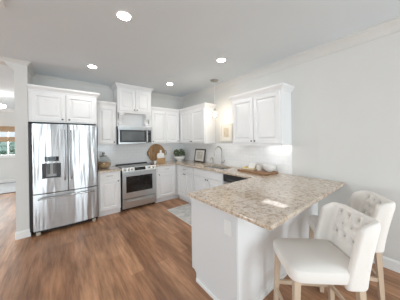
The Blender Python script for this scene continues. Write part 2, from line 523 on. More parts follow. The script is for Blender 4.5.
R90 = -PI / 2
wall_cab('white two-door cabinet mounted above the stainless refrigerator', (-3.326, 0, 0), 0, .95, 1.828, 2.345, .65,
         [(.035, .472, .43), (.482, .925, .525)], (False, True))
wall_cab('narrow white one-door wall cabinet between refrigerator cabinet and microwave', (-2.352, 0, 0), 0, .396, 1.42, 2.27, .325,
         [(.03, .372, .345)], (False, False))
wall_cab('white two-door wall cabinet right of the microwave, over the round wooden board', (-1.166, 0, 0), 0, .84, 1.42, 2.27, .325,
         [(.03, .412, .06), (.42, .80, .77)], (False, False))
wall_cab('white two-door wall cabinet on the right wall at the room corner, over the framed print', (0, -.002, 0), R90, 1.412, 1.41, 2.27, .325,
         [(.365, .872, .845), (.88, 1.392, .905)], (False, True))
wall_cab('white two-door wall cabinet right of the pendant, over the cutting board', (0, -2.24, 0), R90, .97, 1.41, 2.245, .33,
         [(.03, .475, .447), (.485, .945, .513)], (True, True))

cab_r = t = [o for o in C.objects if o.type == 'EMPTY' and 'over the cutting board' in o.get('label', '')][0]
b = B(); box(b, .56, .95, -.26, -.05, 1.3995, 1.4095, .002, 1); fx = obj('added_cabinet_light', b, MPLATE, cab_r)  # unseen fixture, added to brighten the tile below this cabinet
b = B(); box(b, .565, .945, -.25, -.06, 1.397, 1.3993); obj('added_light_strip', b, MSTRIP, fx)
b = B(); box(b, 0, .97, -.325, -.305, 1.388, 1.4095, .001, 1); obj('light_rail', b, MCAB, cab_r)

# microwave cabinet with bracketed open niche
t = thing('microwave_cabinet', 'tall white cabinet above the microwave, with two doors and an open bracketed niche', 'cabinet', (-1.942, 0, 0))
W = .770
b = B(); box(b, 0, W, -.38, -.001, 2.145, 2.69, .001, 1); box(b, -.006, W + .006, -.40, -.001, 2.13, 2.15, .002, 1); obj('cabinet_body', b, MCAB, t)
add_door(t, .03, .381, 2.175, 2.655, -.381, (.353, 2.205)); add_door(t, .389, .74, 2.175, 2.655, -.381, (.417, 2.205))
b = B(); sweep(b, [(W, -.002), (W, -.38), (0, -.38), (0, -.002)], [(d, 2.69 + (h + .01) * .9) for d, h in CAB_CROWN]); obj('crown_molding', b, MCAB, t)
b = B(); box(b, 0, .018, -.30, -.001, 1.838, 2.13); box(b, W - .018, W, -.30, -.001, 1.838, 2.13); box(b, .018, W - .018, -.12, -.001, 1.838, 2.13)
box(b, 0, W, -.37, -.001, 1.822, 1.838); obj('niche', b, MCAB, t)
for x in (.025, W - .135):
    b = B()
    pts = [(-.118, 2.105), (-.375, 2.105), (-.375, 2.075), (-.36, 2.06), (-.35, 2.03), (-.315, 2.0), (-.27, 1.98), (-.25, 1.955), (-.26, 1.925), (-.295, 1.91), (-.31, 1.885), (-.30, 1.865), (-.26, 1.86), (-.118, 1.86)]
    prism(b, pts, x + .012, x + .098, 'x')
    box(b, x, x + .11, -.39, -.118, 2.1055, 2.1295, .003, 1)
    box(b, x, x + .11, -.33, -.118, 1.8385, 1.8595, .003, 1)
    obj('bracket', b, MCAB, t)

def base_cab(label, loc, rz, width, parts, open_top=False, right_end=0):
    t = thing('base_cabinet', label, 'cabinet', loc, rz)
    b = B()
    if open_top:
        box(b, 0, .018, -.59, -.012, .1, .883); box(b, width - .018, width, -.59, -.012, .1, .883)
        box(b, .018, width - .018, -.59, -.012, .1, .12); box(b, .018, width - .018, -.59, -.572, .12, .883); box(b, .018, width - .018, -.03, -.012, .12, .883)
    else:
        box(b, 0, width, -.59, -.012, .1, .883, .001, 1)
    obj('cabinet_body', b, MCAB, t)
    b = B(); box(b, 0, width, -.54, -.03, 0.001, .1); obj('toe_kick', b, MCAB, t)
    for kind, x0, x1, z0, z1, k in parts:
        if kind == 'd': add_door(t, x0, x1, z0, z1, -.591, k)
        else: add_drawer(t, x0, x1, z0, z1, -.591, k)
    return t

base_cab('narrow white base cabinet between refrigerator and range, under the glass jar', (-2.362, 0, 0), 0, .41,
         [('w', .025, .385, .735, .865, True), ('d', .025, .385, .125, .715, (.358, .68))])
base_cab('white base cabinet right of the range, with one drawer over one door', (-1.158, 0, 0), 0, 1.15,
         [('w', .03, .50, .735, .865, True), ('d', .03, .50, .125, .715, (.062, .68))])
base_cab('white base cabinet on the right wall at the inner corner, one drawer over two doors', (0, -.615, 0), R90, .73,
         [('w', .035, .715, .735, .865, True), ('d', .035, .37, .125, .715, (.345, .685)), ('d', .378, .715, .125, .715, (.403, .685))])
base_cab('white sink base cabinet with false front and two doors, below the faucet', (0, -1.347, 0), R90, .92,
         [('w', .015, .905, .735, .865, False), ('d', .015, .456, .125, .715, (.43, .685)), ('d', .464, .905, .125, .715, (.49, .685))], True)

# dishwasher
t = thing('dishwasher', 'stainless dishwasher with black control panel under the counter by the peninsula', 'dishwasher', (0, -2.27, 0), R90)
b = B(); box(b, 0.003, .605, -.575, -.02, .1, .882); box(b, .01, .598, -.53, -.03, .001, .1); obj('tub', b, MDGRAY, t)
b = B(); box(b, .004, .604, -.605, -.576, .11, .742, .004); obj('door', b, MSTEEL, t)
b = B(); box(b, .004, .604, -.622, -.576, .746, .878, .006)
cp = obj('control_panel', b, MBLK, t)
b = B(); box(b, .1, .508, -.632, -.6221, .772, .80, .004); obj('handle', b, MDGRAY, cp)

# peninsula base: cabinets face the kitchen, plain panels face the camera
t = thing('peninsula_cabinet', 'long white cabinet under the granite peninsula, with plain end panel and outlet', 'cabinet', (-1.80, -2.935, 0))
PX, PY = 1.795, .635
b = B(); box(b, .02, PX, -PY + .018, -.022, .1, .883); obj('cabinet_body', b, MCAB, t)
b = B(); box(b, .03, PX, -PY + .03, -.09, .001, .1); obj('toe_kick', b, MCAB, t)
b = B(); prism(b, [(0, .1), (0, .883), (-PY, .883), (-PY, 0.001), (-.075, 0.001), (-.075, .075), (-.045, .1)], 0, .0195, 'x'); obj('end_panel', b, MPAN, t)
b = B(); box(b, .0195, PX, -PY, -PY + .0175, .001, .883); obj('back_panel', b, MCAB, t)
b = B(); sweep(b, [(-.0, -.085), (0, -PY), (PX, -PY)][::-1], [(0, .001), (.014, .001), (.014, .03), (.008, .038), (0, .038)]); obj('baseboard', b, MTRIM, t)
for i in range(3):
    x0 = .03 + i * .385
    b = B(); panel(b, -x0 - .375, -x0, .125, .715, 0, .02, RAISED)
    bmesh.ops.rotate(b, cent=(0, 0, 0), matrix=Matrix.Rotation(PI, 3, 'Z'), verts=b.verts)
    bmesh.ops.translate(b, vec=(0, -.0215, 0), verts=b.verts)
    obj('door', b, MCAB, t)
    b = B(); panel(b, -x0 - .375, -x0, .735, .865, 0, .02, SLAB)
    bmesh.ops.rotate(b, cent=(0, 0, 0), matrix=Matrix.Rotation(PI, 3, 'Z'), verts=b.verts)
    bmesh.ops.translate(b, vec=(0, -.0215, 0), verts=b.verts)
    obj('drawer', b, MCAB, t)
t = thing('wall_outlet', 'white electrical outlet on the end panel of the peninsula', 'outlet', (-1.80, -3.478, .742), R90)
b = B(); box(b, -.042, .042, -.007, -.0005, -.066, .066, .003); pl = obj('cover_plate', b, MPLATE, t)
for z in (-.024, .024):
    b = B(); box(b, -.016, .016, -.009, -.0062, z - .014, z + .014, .002); obj('receptacle', b, MPLATE, pl)

# countertops
def slab(xs, ys, keep, z0, z1):
    b = B()
    V = {}
    def v(i, j, k):
        if (i, j, k) not in V: V[(i, j, k)] = b.verts.new((xs[i], ys[j], (z0, z1)[k]))
        return V[(i, j, k)]
    on = lambda i, j: 0 <= i < len(xs) - 1 and 0 <= j < len(ys) - 1 and keep((xs[i] + xs[i + 1]) / 2, (ys[j] + ys[j + 1]) / 2)
    for i in range(len(xs) - 1):
        for j in range(len(ys) - 1):
            if not on(i, j): continue
            b.faces.new((v(i, j, 1), v(i + 1, j, 1), v(i + 1, j + 1, 1), v(i, j + 1, 1)))
            b.faces.new((v(i, j, 0), v(i, j + 1, 0), v(i + 1, j + 1, 0), v(i + 1, j, 0)))
            for (di, dj, p, q) in ((-1, 0, (i, j), (i, j + 1)), (1, 0, (i + 1, j), (i + 1, j + 1)), (0, -1, (i, j), (i + 1, j)), (0, 1, (i, j + 1), (i + 1, j + 1))):
                if not on(i + di, j + dj):
                    b.faces.new((v(*p, 0), v(*q, 0), v(*q, 1), v(*p, 1)))
    bmesh.ops.recalc_face_normals(b, faces=b.faces)
    es = [e for e in b.edges if len(e.link_faces) == 2 and e.calc_face_angle() > 1 and all(abs(x.co.z - z1) < 1e-5 for x in e.verts)]
    bmesh.ops.bevel(b, geom=es, offset=.006, segments=3, affect='EDGES', profile=.5)
    return b
SX0, SX1, SY0, SY1 = -.45, -.115, -2.10, -1.42
def keepf(x, y):
    if SX0 < x < SX1 and SY0 < y < SY1: return False
    return y > -.635 or x > -.635 or y < -2.91
b = slab([-1.833, -1.162, -.635, SX0, SX1, -.0085], [-3.888, -2.91, SY0, SY1, -.635, -.0085], lambda x, y: keepf(x, y) and not (y > -.635 and x < -1.162), .884, .914)
tag(obj('countertop', b, MGRAN), 'polished beige granite countertop running from the range past the sink and along the peninsula', 'countertop')
b = slab([-2.372, -1.93], [-.635, -.0085], lambda x, y: True, .884, .914)
tag(obj('countertop', b, MGRAN), 'short beige granite countertop under the glass jar, between refrigerator and range', 'countertop')

# ------------------------------------------------------------------ refrigerator
FX0, FW = -3.279, .892
t = thing('refrigerator', 'stainless french-door refrigerator with ice dispenser and bottom freezer drawer', 'refrigerator', (FX0, 0, 0))
def fy(x):
    s = 2 * x / FW - 1
    return -.705 - .032 * (1 - s * s)
b = B(); box(b, -.046, FW + .017, -.645, -.03, .06, 1.79, .004); obj('case', b, MBLK, t)
b = B(); box(b, .0, FW, -.66, -.55, .02, .075, .004); obj('toe_grille', b, MBLK, t)
def fdoor(x0, x1, z0, z1, hole=None, yb=-.648):
    b = B()
    n = 14
    xs = [x0 + (x1 - x0) * i / n for i in range(n + 1)]
    zs = [z0, z1]
    if hole:
        xs = sorted(set(xs) | {hole[0], hole[1]}); zs = [z0, hole[2], hole[3], z1]
    r = .006
    xs = sorted(set(xs) | {x0 + r, x1 - r})
    def yf(x): return fy(x) + (r if x in (x0, x1) else 0)
    for k in range(len(zs) - 1):
        for i in range(len(xs) - 1):
            if hole and hole[0] <= (xs[i] + xs[i + 1]) / 2 <= hole[1] and k == 1: continue
            b.faces.new([b.verts.new(p) for p in ((xs[i], yf(xs[i]), zs[k]), (xs[i + 1], yf(xs[i + 1]), zs[k]), (xs[i + 1], yf(xs[i + 1]), zs[k + 1]), (xs[i], yf(xs[i]), zs[k + 1]))])
    for z in (z0, z1):
        for i in range(len(xs) - 1):
            b.faces.new([b.verts.new(p) for p in ((xs[i], yf(xs[i]), z), (xs[i + 1], yf(xs[i + 1]), z), (xs[i + 1], yb, z), (xs[i], yb, z))])
    for x in (x0, x1):
        b.faces.new([b.verts.new(p) for p in ((x, yf(x), z0), (x, yb, z0), (x, yb, z1), (x, yf(x), z1))])
    b.faces.new([b.verts.new(p) for p in ((x0, yb, z0), (x1, yb, z0), (x1, yb, z1), (x0, yb, z1))])
    bmesh.ops.remove_doubles(b, verts=b.verts, dist=1e-5)
    return b
HX0, HX1, HZ0, HZ1 = .112, .352, .905, 1.148
CX = FW / 2 + .005
d = obj('door', fdoor(0, CX - .004, .668, 1.795, (HX0, HX1, HZ0, HZ1)), MSTEEL, t, True)
b = B()
yb = -.655
box(b, HX0, HX1, yb, yb + .004, HZ0, HZ1)
box(b, HX0 - .004, HX0, -.715, yb, HZ0, HZ1); box(b, HX1, HX1 + .004, -.715, yb, HZ0, HZ1)
box(b, HX0, HX1, -.725, yb, HZ0 - .004, HZ0); box(b, HX0, HX1, -.725, yb, HZ1, HZ1 + .004)
dr = obj('dispenser_recess', b, MRECESS, d)
b = B()
box(b, HX0 + .001, HX0 + .045, -.70, yb - .0005, HZ0 + .02, HZ1 - .001); obj('dispenser_side_panel', b, MDGRAY, d)
b = B(); box(b, HX1 - .055, HX1 - .001, -.70, yb - .0005, HZ0 + .02, HZ1 - .001); obj('dispenser_side_panel', b, MDGRAY, d)
b = B(); box(b, HX0 + .015, HX1 - .015, -.716, -.67, HZ0 + .002, HZ0 + .018, .003); obj('drip_tray', b, MDGRAY, d)
b = B(); box(b, .065 + HX0, .095 + HX0, -.695, -.66, HZ0 + .06, HZ1 - .01, .006); box(b, .14 + HX0, .17 + HX0, -.695, -.66, HZ0 + .06, HZ1 - .01, .006)
obj('dispenser_paddle', b, MPADDLE, d)
b = B(); box(b, .145, .325, -.743, -.70, 1.182, 1.258, .004); dp = obj('dispenser_display', b, MGLB, d)
b = B(); box(b, .19, .29, -.7445, -.7432, 1.197, 1.245); obj('screen', b, MSCR, d)
d2 = obj('door', fdoor(CX + .004, FW, .668, 1.795), MSTEEL, t, True)
dz = obj('freezer_drawer', fdoor(0, FW, .078, .655), MSTEEL, t, True)
for x, par in ((CX - .045, d), (CX + .045, d2)):
    b = B(); y = fy(x)
    tube(b, [(x, y - .004, .86), (x, y - .038, .875), (x, y - .052, .93), (x, y - .058, 1.25), (x, y - .052, 1.62), (x, y - .038, 1.675), (x, y - .004, 1.69)], [.013] * 7, 12)
    obj('handle', b, MSTEEL, par, True)
b = B()
pts = [(.07, fy(.07) - .003, .575), (.078, fy(.08) - .035, .585)] + [(.1 + .692 * i / 10, fy(.1 + .692 * i / 10) - .052, .597) for i in range(11)] + [(.814, fy(.81) - .035, .585), (.822, fy(.82) - .003, .575)]
tube(b, pts, .014, 12); obj('handle', b, MSTEEL, dz, True)
b = B(); box(b, FW - .17, FW - .10, fy(FW - .135) - .003, fy(FW - .135) + .004, 1.70, 1.716, .001, 1); obj('badge', b, MNICK, d2)
for x in (.03, FW - .09):
    b = B(); box(b, x, x + .055, -.70, -.64, .002, .05, .006); obj('foot', b, MFOOT, t)

# ------------------------------------------------------------------ range
t = thing('range', 'stainless slide-in electric range with black glass cooktop and oven window', 'range', (-1.922, 0, 0))
W = .757
b = B(); box(b, .004, W - .004, -.565, -.02, .03, .905); obj('body', b, MDGRAY, t)
b = B(); box(b, -.004, W + .004, -.575, -.045, .9155, .927, .003); ck = obj('cooktop', b, MGLB, t)
b = B(); box(b, .0, W, -.044, -.012, .9155, .945, .004); obj('rear_vent', b, MBLK, t)
for (x, y, r) in ((.2, -.42, .1), (.56, -.42, .085), (.2, -.18, .075), (.56, -.18, .1)):
    b = B(); lathe(b, [(r - .004, .9272), (r, .9278), (r + .001, .9272)], (x, y, 0), 32); obj('burner', b, MDGRAY, ck)
b = B(); prism(b, [(-.565, .925), (-.585, .925), (-.628, .835), (-.628, .822), (-.565, .822)], 0, W, 'x'); cpn = obj('control_panel', b, MSATIN, t)
# normal of the slanted face in (y,z)
ny, nz = -.09, .043
L = math.hypot(ny, nz); ny, nz = ny / L, nz / L
def slant(s, off): # s 0..1 from bottom to top
    return (-.628 + .043 * s + ny * off, .835 + .09 * s + nz * off)
b = B()
a0, a1 = slant(.15, .0005), slant(.88, .0005); o0, o1 = slant(.15, .004), slant(.88, .004)
prism(b, [a0, a1, o1, o0], .26, .50, 'x'); obj('display', b, MGLB, cpn)
for x in (.065, .14, .205, .60, .69):
    b = B(); p, q = slant(.5, 0), slant(.5, .03)
    tube(b, [(x, p[0], p[1]), (x, q[0], q[1])], [.024, .020], 16); obj('knob', b, MNICK, cpn, True)
b = B(); panel(b, .004, W - .004, .262, .815, -.566, .05, [(.012, 0)]); od = obj('oven_door', b, MSATIN, t)
b = B(); box(b, .075, W - .10, -.620, -.6161, .39, .735, .003); obj('oven_window', b, MOVEN, od)
b = B(); tube(b, [(.05, -.615, .785), (.055, -.655, .785), (W - .055, -.655, .785), (W - .05, -.615, .785)], .011, 12); obj('handle', b, MSATIN, od, True)
b = B(); panel(b, .004, W - .004, .055, .25, -.566, .045, [(.01, 0)]); dw = obj('warming_drawer', b, MSATIN, t)
b = B(); tube(b, [(.10, -.61, .205), (.105, -.637, .205), (W - .105, -.637, .205), (W - .10, -.61, .205)], .010, 12); obj('handle', b, MSATIN, dw, True)
for x in (.03, W - .07):
    for y in (-.52, -.1):
        b = B(); lathe(b, [(0, .001), (.02, .001), (.02, .03), (0, .03)], (x + .02, y, 0), 12); obj('foot', b, MBLK, t)

# ------------------------------------------------------------------ microwave
t = thing('microwave', 'stainless over-the-range microwave with dark glass window, under the niche', 'microwave', (-1.946, 0, 0))
W = .762
b = B(); box(b, 0, W, -.375, -.0085, 1.425, 1.8205, .003); obj('body', b, MDGRAY, t)
b = B(); box(b, .0, W, -.405, -.376, 1.765, 1.8205, .003); obj('vent_grille', b, MMICS, t)
b = B(); box(b, .012, W - .105, -.405, -.376, 1.425, 1.762, .004); md = obj('door', b, MMICS, t)
b = B(); box(b, .035, W - .135, -.409, -.4052, 1.468, 1.745, .003); wn = obj('window_surround', b, MBLK, md)
b = B(); box(b, .075, W - .175, -.411, -.4091, 1.50, 1.715, .003); obj('window', b, MMICG, wn)
b = B(); x = W - .118
tube(b, [(x, -.405, 1.45), (x, -.445, 1.47), (x, -.452, 1.6), (x, -.445, 1.73), (x, -.405, 1.75)], .012, 12); obj('handle', b, MMICS, md, True)
b = B(); box(b, W - .102, W, -.405, -.376, 1.425, 1.762, .004); cp = obj('control_panel', b, MMICS, t)
b = B(); box(b, W - .095, W - .012, -.409, -.4052, 1.455, 1.745, .003); kp = obj('keypad', b, MGLB, cp)
for r in range(5):
    for c in range(3):
        b = B(); box(b, W - .09 + c * .025, W - .09 + c * .025 + .018, -.4105, -.4091, 1.47 + r * .036, 1.49 + r * .036); obj('key', b, MDGRAY, kp)
b = B(); box(b, W - .09, W - .022, -.4105, -.4091, 1.69, 1.73); obj('display', b, MSCR, kp)

# ------------------------------------------------------------------ sink and faucet
t = thing('kitchen_sink', 'stainless double-bowl undermount sink set in the granite under the faucet', 'sink', (0, 0, 0))
def basin(y0, y1):
    b = B(); x0, x1, z0, z1 = SX0 - .008, SX1 + .008, .70, .883
    q = .004
    box(b, x0, x1, y0, y1, z0, z0 + q)
    box(b, x0, x0 + q, y0, y1, z0 + q, z1); box(b, x1 - q, x1, y0, y1, z0 + q, z1)
    box(b, x0 + q, x1 - q, y0, y0 + q, z0 + q, z1); box(b, x0 + q, x1 - q, y1 - q, y1, z0 + q, z1)
    return b
for y0, y1 in ((SY0 - .008, -1.80), (-1.77, SY1 + .008)):
    o = obj('bowl', basin(y0, y1), MSINK, t)
    b = B(); lathe(b, [(0, .705), (.04, .706), (.042, .7042)], ((SX0 + SX1) / 2, (y0 + y1) / 2, 0), 20); obj('drain', b, MNICK, o, True)
b = B(); box(b, SX0 - .008, SX1 + .008, -1.80, -1.77, .86, .883); obj('divider', b, MSINK, t)

t = thing('faucet', 'tall gooseneck nickel faucet behind the sink', 'faucet', (-.07, -1.695, .914))
b = B(); lathe(b, [(0, .0005), (.028, .0005), (.028, .012), (.020, .02), (.018, .09), (.015, .10), (0, .10)], (0, 0, 0), 20); obj('base', b, MNICK, t, True)
b = B()
arc = [(0, 0, .09), (0, 0, .30)] + [(-.105 + .105 * math.cos(a), 0, .32 + .105 * math.sin(a)) for a in [PI * k / 12 for k in range(0, 12)]] + [(-.212, 0, .29)]
tube(b, arc, .0125, 12); obj('spout', b, MNICK, t, True)
b = B(); tube(b, [(-.212, 0, .295), (-.216, 0, .215)], [.016, .019], 14); obj('spray_head', b, MNICK, t, True)
b = B(); tube(b, [(0, -.015, .06), (0, -.04, .065), (.0, -.095, .125)], [.010, .009, .007], 10); obj('lever', b, MNICK, t, True)
t = thing('soap_dispenser', 'small curved nickel dispenser spout left of the faucet', 'soap dispenser', (-.075, -1.40, .914))
b = B(); lathe(b, [(0, .0005), (.02, .0005), (.02, .01), (.011, .016), (.011, .07), (0, .07)], (0, 0, 0), 16); obj('base', b, MNICK, t, True)
b = B(); tube(b, [(0, 0, .065), (0, 0, .11)] + [(-.035 + .035 * math.cos(a), 0, .115 + .035 * math.sin(a)) for a in [PI * k / 8 for k in range(0, 8)]] + [(-.07, 0, .085)], .010, 10); obj('spout', b, MNICK, t, True)

# ------------------------------------------------------------------ lamps
def downlight(loc, label):
    t = thing('recessed_light', label, 'ceiling light', loc, 0, 'recessed ceiling lights')
    b = B(); lathe(b, [(.062, -.001), (.062, -.006), (.078, -.004), (.082, -.0005), (.062, -.0005)], (0, 0, 0), 32); obj('trim_ring', b, MTRIM, t, True)
    b = B(); lathe(b, [(0, -.0035), (.0615, -.0035), (.0615, -.0015), (0, -.0015)], (0, 0, 0), 32); obj('diffuser', b, MLAMP, t)
    return t
d0 = downlight((-2.40, -2.65, H), 'recessed ceiling light nearest the camera, largest of the four')
dup(d0, (-2.485, -1.05, H), 0, 'recessed ceiling light in front of the refrigerator cabinet')
dup(d0, (-.98, -1.0, H), 0, 'recessed ceiling light near the room corner, right of the microwave cabinet')
dup(d0, (-.89, -2.53, H), 0, 'recessed ceiling light above and beside the hanging pendant')

t = thing('pendant_light', 'small glass pendant light hanging from the ceiling over the sink', 'pendant light', (-.33, -1.765, H))
b = B(); lathe(b, [(0, -.034), (.03, -.034), (.07, -.026), (.085, -.008), (.085, -.0005), (0, -.0005)], (0, 0, 0), 28); obj('canopy', b, MNICK, t, True)
b = B(); tube(b, [(0, 0, -.028), (0, 0, -.615)], .004, 8); obj('rod', b, MPLATE, t, True)
b = B(); lathe(b, [(0, -.61), (.014, -.61), (.022, -.625), (.024, -.665), (.018, -.672), (0, -.672)], (0, 0, 0), 20); obj('socket', b, MNICK, t, True)
b = B(); lathe(b, [(.026, -.64), (.03, -.655), (.05, -.69), (.055, -.72), (.055, -.82)], (0, 0, 0), 28); obj('glass_shade', b, MGLASS, t, True)
b = B(); lathe(b, [(.008, -.673), (.012, -.69), (.026, -.72), (.03, -.742), (.026, -.764), (.014, -.776), (0, -.779)], (0, 0, 0), 20); obj('bulb', b, MBULB, t, True)

# ------------------------------------------------------------------ bar stools (front is local +x)
def make_stool(label, loc, rz):
    t = thing('bar_stool', label, 'bar stool', loc, rz, 'tufted counter stools')
    # seat cushion
    b = B()
    n = 40
    prof = [(-.055, .0), (0.0, .0), (.004, .02), (.006, .06), (.0, .088), (-.018, .103), (-.05, .112), (-.1, .118), (-.17, .12)]
    rings = []
    def sq(a, hx, hy):
        c, s = math.cos(a), math.sin(a)
        e = 0.28
        return (math.copysign(abs(c) ** e, c) * hx, math.copysign(abs(s) ** e, s) * hy)
    for off, z in prof:
        rings.append([b.verts.new((-.01 + p[0], p[1], .502 + z * .88)) for p in [sq(2 * PI * k / n, .25 + off, .21 + off) for k in range(n)]])
    for r0, r1 in zip(rings, rings[1:]):
        for k in range(n):
            b.faces.new((r0[k], r0[(k + 1) % n], r1[(k + 1) % n], r1[k]))
    b.faces.new(rings[0][::-1]); b.faces.new(rings[-1])
    obj('seat', b, MFAB, t, True)
    # wrap-around tufted backrest
    NS, NH = 64, 28
    HB = .455
    def plan(s):
        # s in -1..1 along the U from right wing tip to left wing tip; returns position and inward normal
        hw, dep, r = .20, .15, .07
        straight = hw - r
        arc_l = PI / 2 * r
        wing = dep - r
        L = straight + arc_l + wing
        d = abs(s) * L
        sg = 1 if s >= 0 else -1
        if d <= straight: x, y, nx, nyy = -dep, d, 1, 0
        elif d <= straight + arc_l:
            a = (d - straight) / r
            x, y = -dep + r - r * math.cos(a), straight + r * math.sin(a)
            nx, nyy = math.cos(a), -math.sin(a)
        else:
            x, y = -dep + r + (d - straight - arc_l), hw
            nx, nyy = 0, -1
        return x - .115, y * sg, nx, nyy * sg, L, d
    btn = []
    for row in range(3):
        z = .70 + row * .082
        k = 4 if row % 2 == 0 else 3
        for i in range(k):
            btn.append(((i - (k - 1) / 2) * .088, z))
    tk = .026
    inner, outer = [], []
    for i in range(NS + 1):
        s = -1 + 2 * i / NS
        x, y, nx, nyy, L, d = plan(s)
        ci, co = [], []
        for j in range(NH + 1):
            h = j / NH
            endw = max(0, (abs(s) - .62) / .38)
            topz = HB - .05 * endw ** 2
            z = .465 + topz * h
            lean = .095 * h ** 1.3
            flare = .012 * h
            edge = 1 - (max(0, h - .88) / .12) ** 2 * .55 if h > .88 else 1
            edge *= 1 - (max(0, abs(s) - .93) / .07) ** 2 * .5
            puff = .014 * (1 - s * s) if h > .25 else 0
            sy = math.copysign(d, s)
            dim = 0
            for (by, bz) in btn:
                q = ((sy - by) / .02) ** 2 + ((z - bz) / .02) ** 2
                dim += .030 * math.exp(-q)
            # diamond creases
            u_ = (sy / .088 + (z - .70) / .082) ; v_ = (sy / .088 - (z - .70) / .082)
            if abs(sy) < .17 and .66 < z < .90:
                cr_ = max(math.exp(-((u_ - .5 - round(u_ - .5)) / .12) ** 2), math.exp(-((v_ - .5 - round(v_ - .5)) / .12) ** 2))
                dim += .013 * cr_
            o_ = tk * edge
            ci.append(b_i := (x - lean + nx * (o_ + puff - dim), y * (1 + flare) + nyy * (o_ + puff - dim), z))
            co.append((x - lean - nx * o_, y * (1 + flare) - nyy * o_, z))
        inner.append(ci); outer.append(co)
    b = B()
    I = [[b.verts.new(p) for p in c] for c in inner]
    O = [[b.verts.new(p) for p in c] for c in outer]
    for i in range(NS):
        for j in range(NH):
            b.faces.new((I[i][j], I[i + 1][j], I[i + 1][j + 1], I[i][j + 1]))
            b.faces.new((O[i][j], O[i][j + 1], O[i + 1][j + 1], O[i + 1][j]))
        b.faces.new((I[i][0], O[i][0], O[i + 1][0], I[i + 1][0]))
        b.faces.new((I[i][NH], I[i + 1][NH], O[i + 1][NH], O[i][NH]))
    for i in (0, NS):
        for j in range(NH):
            b.faces.new((I[i][j], I[i][j + 1], O[i][j + 1], O[i][j]))
    bk = obj('backrest', b, MFAB, t, True, 1)
    for (by, bz) in btn:
        h = (bz - .465) / HB
        b = B()
        lathe(b, [(0, .006), (.006, .005), (.009, 0), (.006, -.003), (0, -.003)], (-.15 - .115 - .095 * h ** 1.3 + tk + .014 - .022, by, bz), 12, 'x')
        obj('button', b, MBTN, bk, True)
    # legs and stretchers
    feet = {'fr': (.215, -.19), 'fl': (.215, .19), 'br': (-.262, -.17), 'bl': (-.262, .17)}
    tops = {'fr': (.195, -.175), 'fl': (.195, .175), 'br': (-.235, -.165), 'bl': (-.235, .165)}
    def at(k, z):
        f = z / .505
        return (feet[k][0] * (1 - f) + tops[k][0] * f, feet[k][1] * (1 - f) + tops[k][1] * f)
    for k in feet:
        b = B()
        loops = []
        for z, h in ((.001, .016), (.504, .021)):
            x, y = at(k, z)
            loops.append([b.verts.new((x + dx * h, y + dy * h, z)) for dx, dy in ((-1, -1), (1, -1), (1, 1), (-1, 1))])
        for i in range(4): b.faces.new((loops[0][i], loops[0][(i + 1) % 4], loops[1][(i + 1) % 4], loops[1][i]))
        b.faces.new(loops[0][::-1]); b.faces.new(loops[1])
        obj('leg', b, MSTOOLW, t)
    for a, c, z in (('fr', 'fl', .14), ('fr', 'br', .2), ('fl', 'bl', .2), ('br', 'bl', .2)):
        pa, pc = Vector((*at(a, z), z)), Vector((*at(c, z), z))
        dv = (pc - pa).normalized()
        pa += dv * .012; pc -= dv * .012
        sd = Vector((-dv.y, dv.x, 0)) * .009
        b = B()
        lo = [[b.verts.new(p + sd * q + Vector((0, 0, r * .016))) for q, r in ((-1, -1), (1, -1), (1, 1), (-1, 1))] for p in (pa, pc)]
        for i in range(4): b.faces.new((lo[0][i], lo[0][(i + 1) % 4], lo[1][(i + 1) % 4], lo[1][i]))
        b.faces.new(lo[0][::-1]); b.faces.new(lo[1])
        obj('stretcher', b, MSTOOLW, t)
    return t
s1 = make_stool('cream tufted wingback counter stool nearest the camera, whole seat in view', (-1.36, -3.96, 0), math.radians(138))
dup(s1, (-.655, -3.965, 0), math.radians(124), 'cream tufted wingback counter stool nearer the right wall, behind the closest stool')

# ------------------------------------------------------------------ things on the counters
CT = .9143
t = thing('glass_jar', 'round clear glass jar of corks with knobbed lid on the counter beside the refrigerator', 'jar', (-2.20, -.215, CT))
t.scale = (1.1, 1.1, 1.1)
b = B(); lathe(b, [(0, 0), (.08, 0), (.112, .02), (.135, .075), (.132, .135), (.10, .20), (.062, .222), (.058, .23), (.0565, .228)], (0, 0, 0), 32); obj('glass_body', b, MJAR, t, True)
b = B(); lathe(b, [(0, .008), (.075, .008), (.105, .026), (.128, .075), (.128, .085), (.06, .10), (0, .098)], (0, 0, 0), 24)
for i in range(46):
    a, r = random.random() * 2 * PI, math.sqrt(random.random()) * .11
    z = .09 + random.random() * .022; th = random.random() * PI
    dx, dy = math.cos(th) * .016, math.sin(th) * .016
    tube(b, [(r * math.cos(a) - dx, r * math.sin(a) - dy, z), (r * math.cos(a) + dx, r * math.sin(a) + dy, z + .004)], .009, 8)
co = obj('cork_filling', b, MCORK, t, True); co['kind'] = 'stuff'
b = B(); lathe(b, [(0, .2305), (.062, .2305), (.064, .24), (.03, .25), (.012, .255), (.012, .268), (.026, .28), (.028, .295), (.018, .31), (0, .313)], (0, 0, 0), 24); obj('lid', b, MNICK, t, True)

t = thing('round_board', 'large round wooden board with dark metal handles leaning on the tile right of the range', 'serving board', (-.89, -.085, CT))
tilt = Matrix.Rotation(math.radians(-9), 3, 'X')
RB = .245
def tilted(b):
    bmesh.ops.rotate(b, cent=(0, 0, 0), matrix=tilt, verts=b.verts)
    return b
b = B(); lathe(b, [(0, -.012), (RB - .004, -.012), (RB, -.008), (RB, .008), (RB - .004, .012), (0, .012)], (0, 0, RB + .003), 48, 'y'); obj('board', tilted(b), MRBOARD, t, True)
for sg in (-1, 1):
    b = B(); c = (sg * (RB - .005), -.016, RB)
    tube(b, [(sg * (RB - .02), -.016, RB - .055), (sg * (RB + .02), -.022, RB - .05), (sg * (RB + .028), -.022, RB), (sg * (RB + .02), -.022, RB + .05), (sg * (RB - .02), -.016, RB + .055)], .008, 8)
    obj('handle', tilted(b), MFRB, t, True)
t = thing('wood_block_stand', 'small low wooden block holding the white paddle board, before the round board', 'stand', (-.905, -.30, CT))
b = B(); box(b, -.115, .115, -.05, .0, 0, .115, .006); obj('block', b, MBLOCK, t)
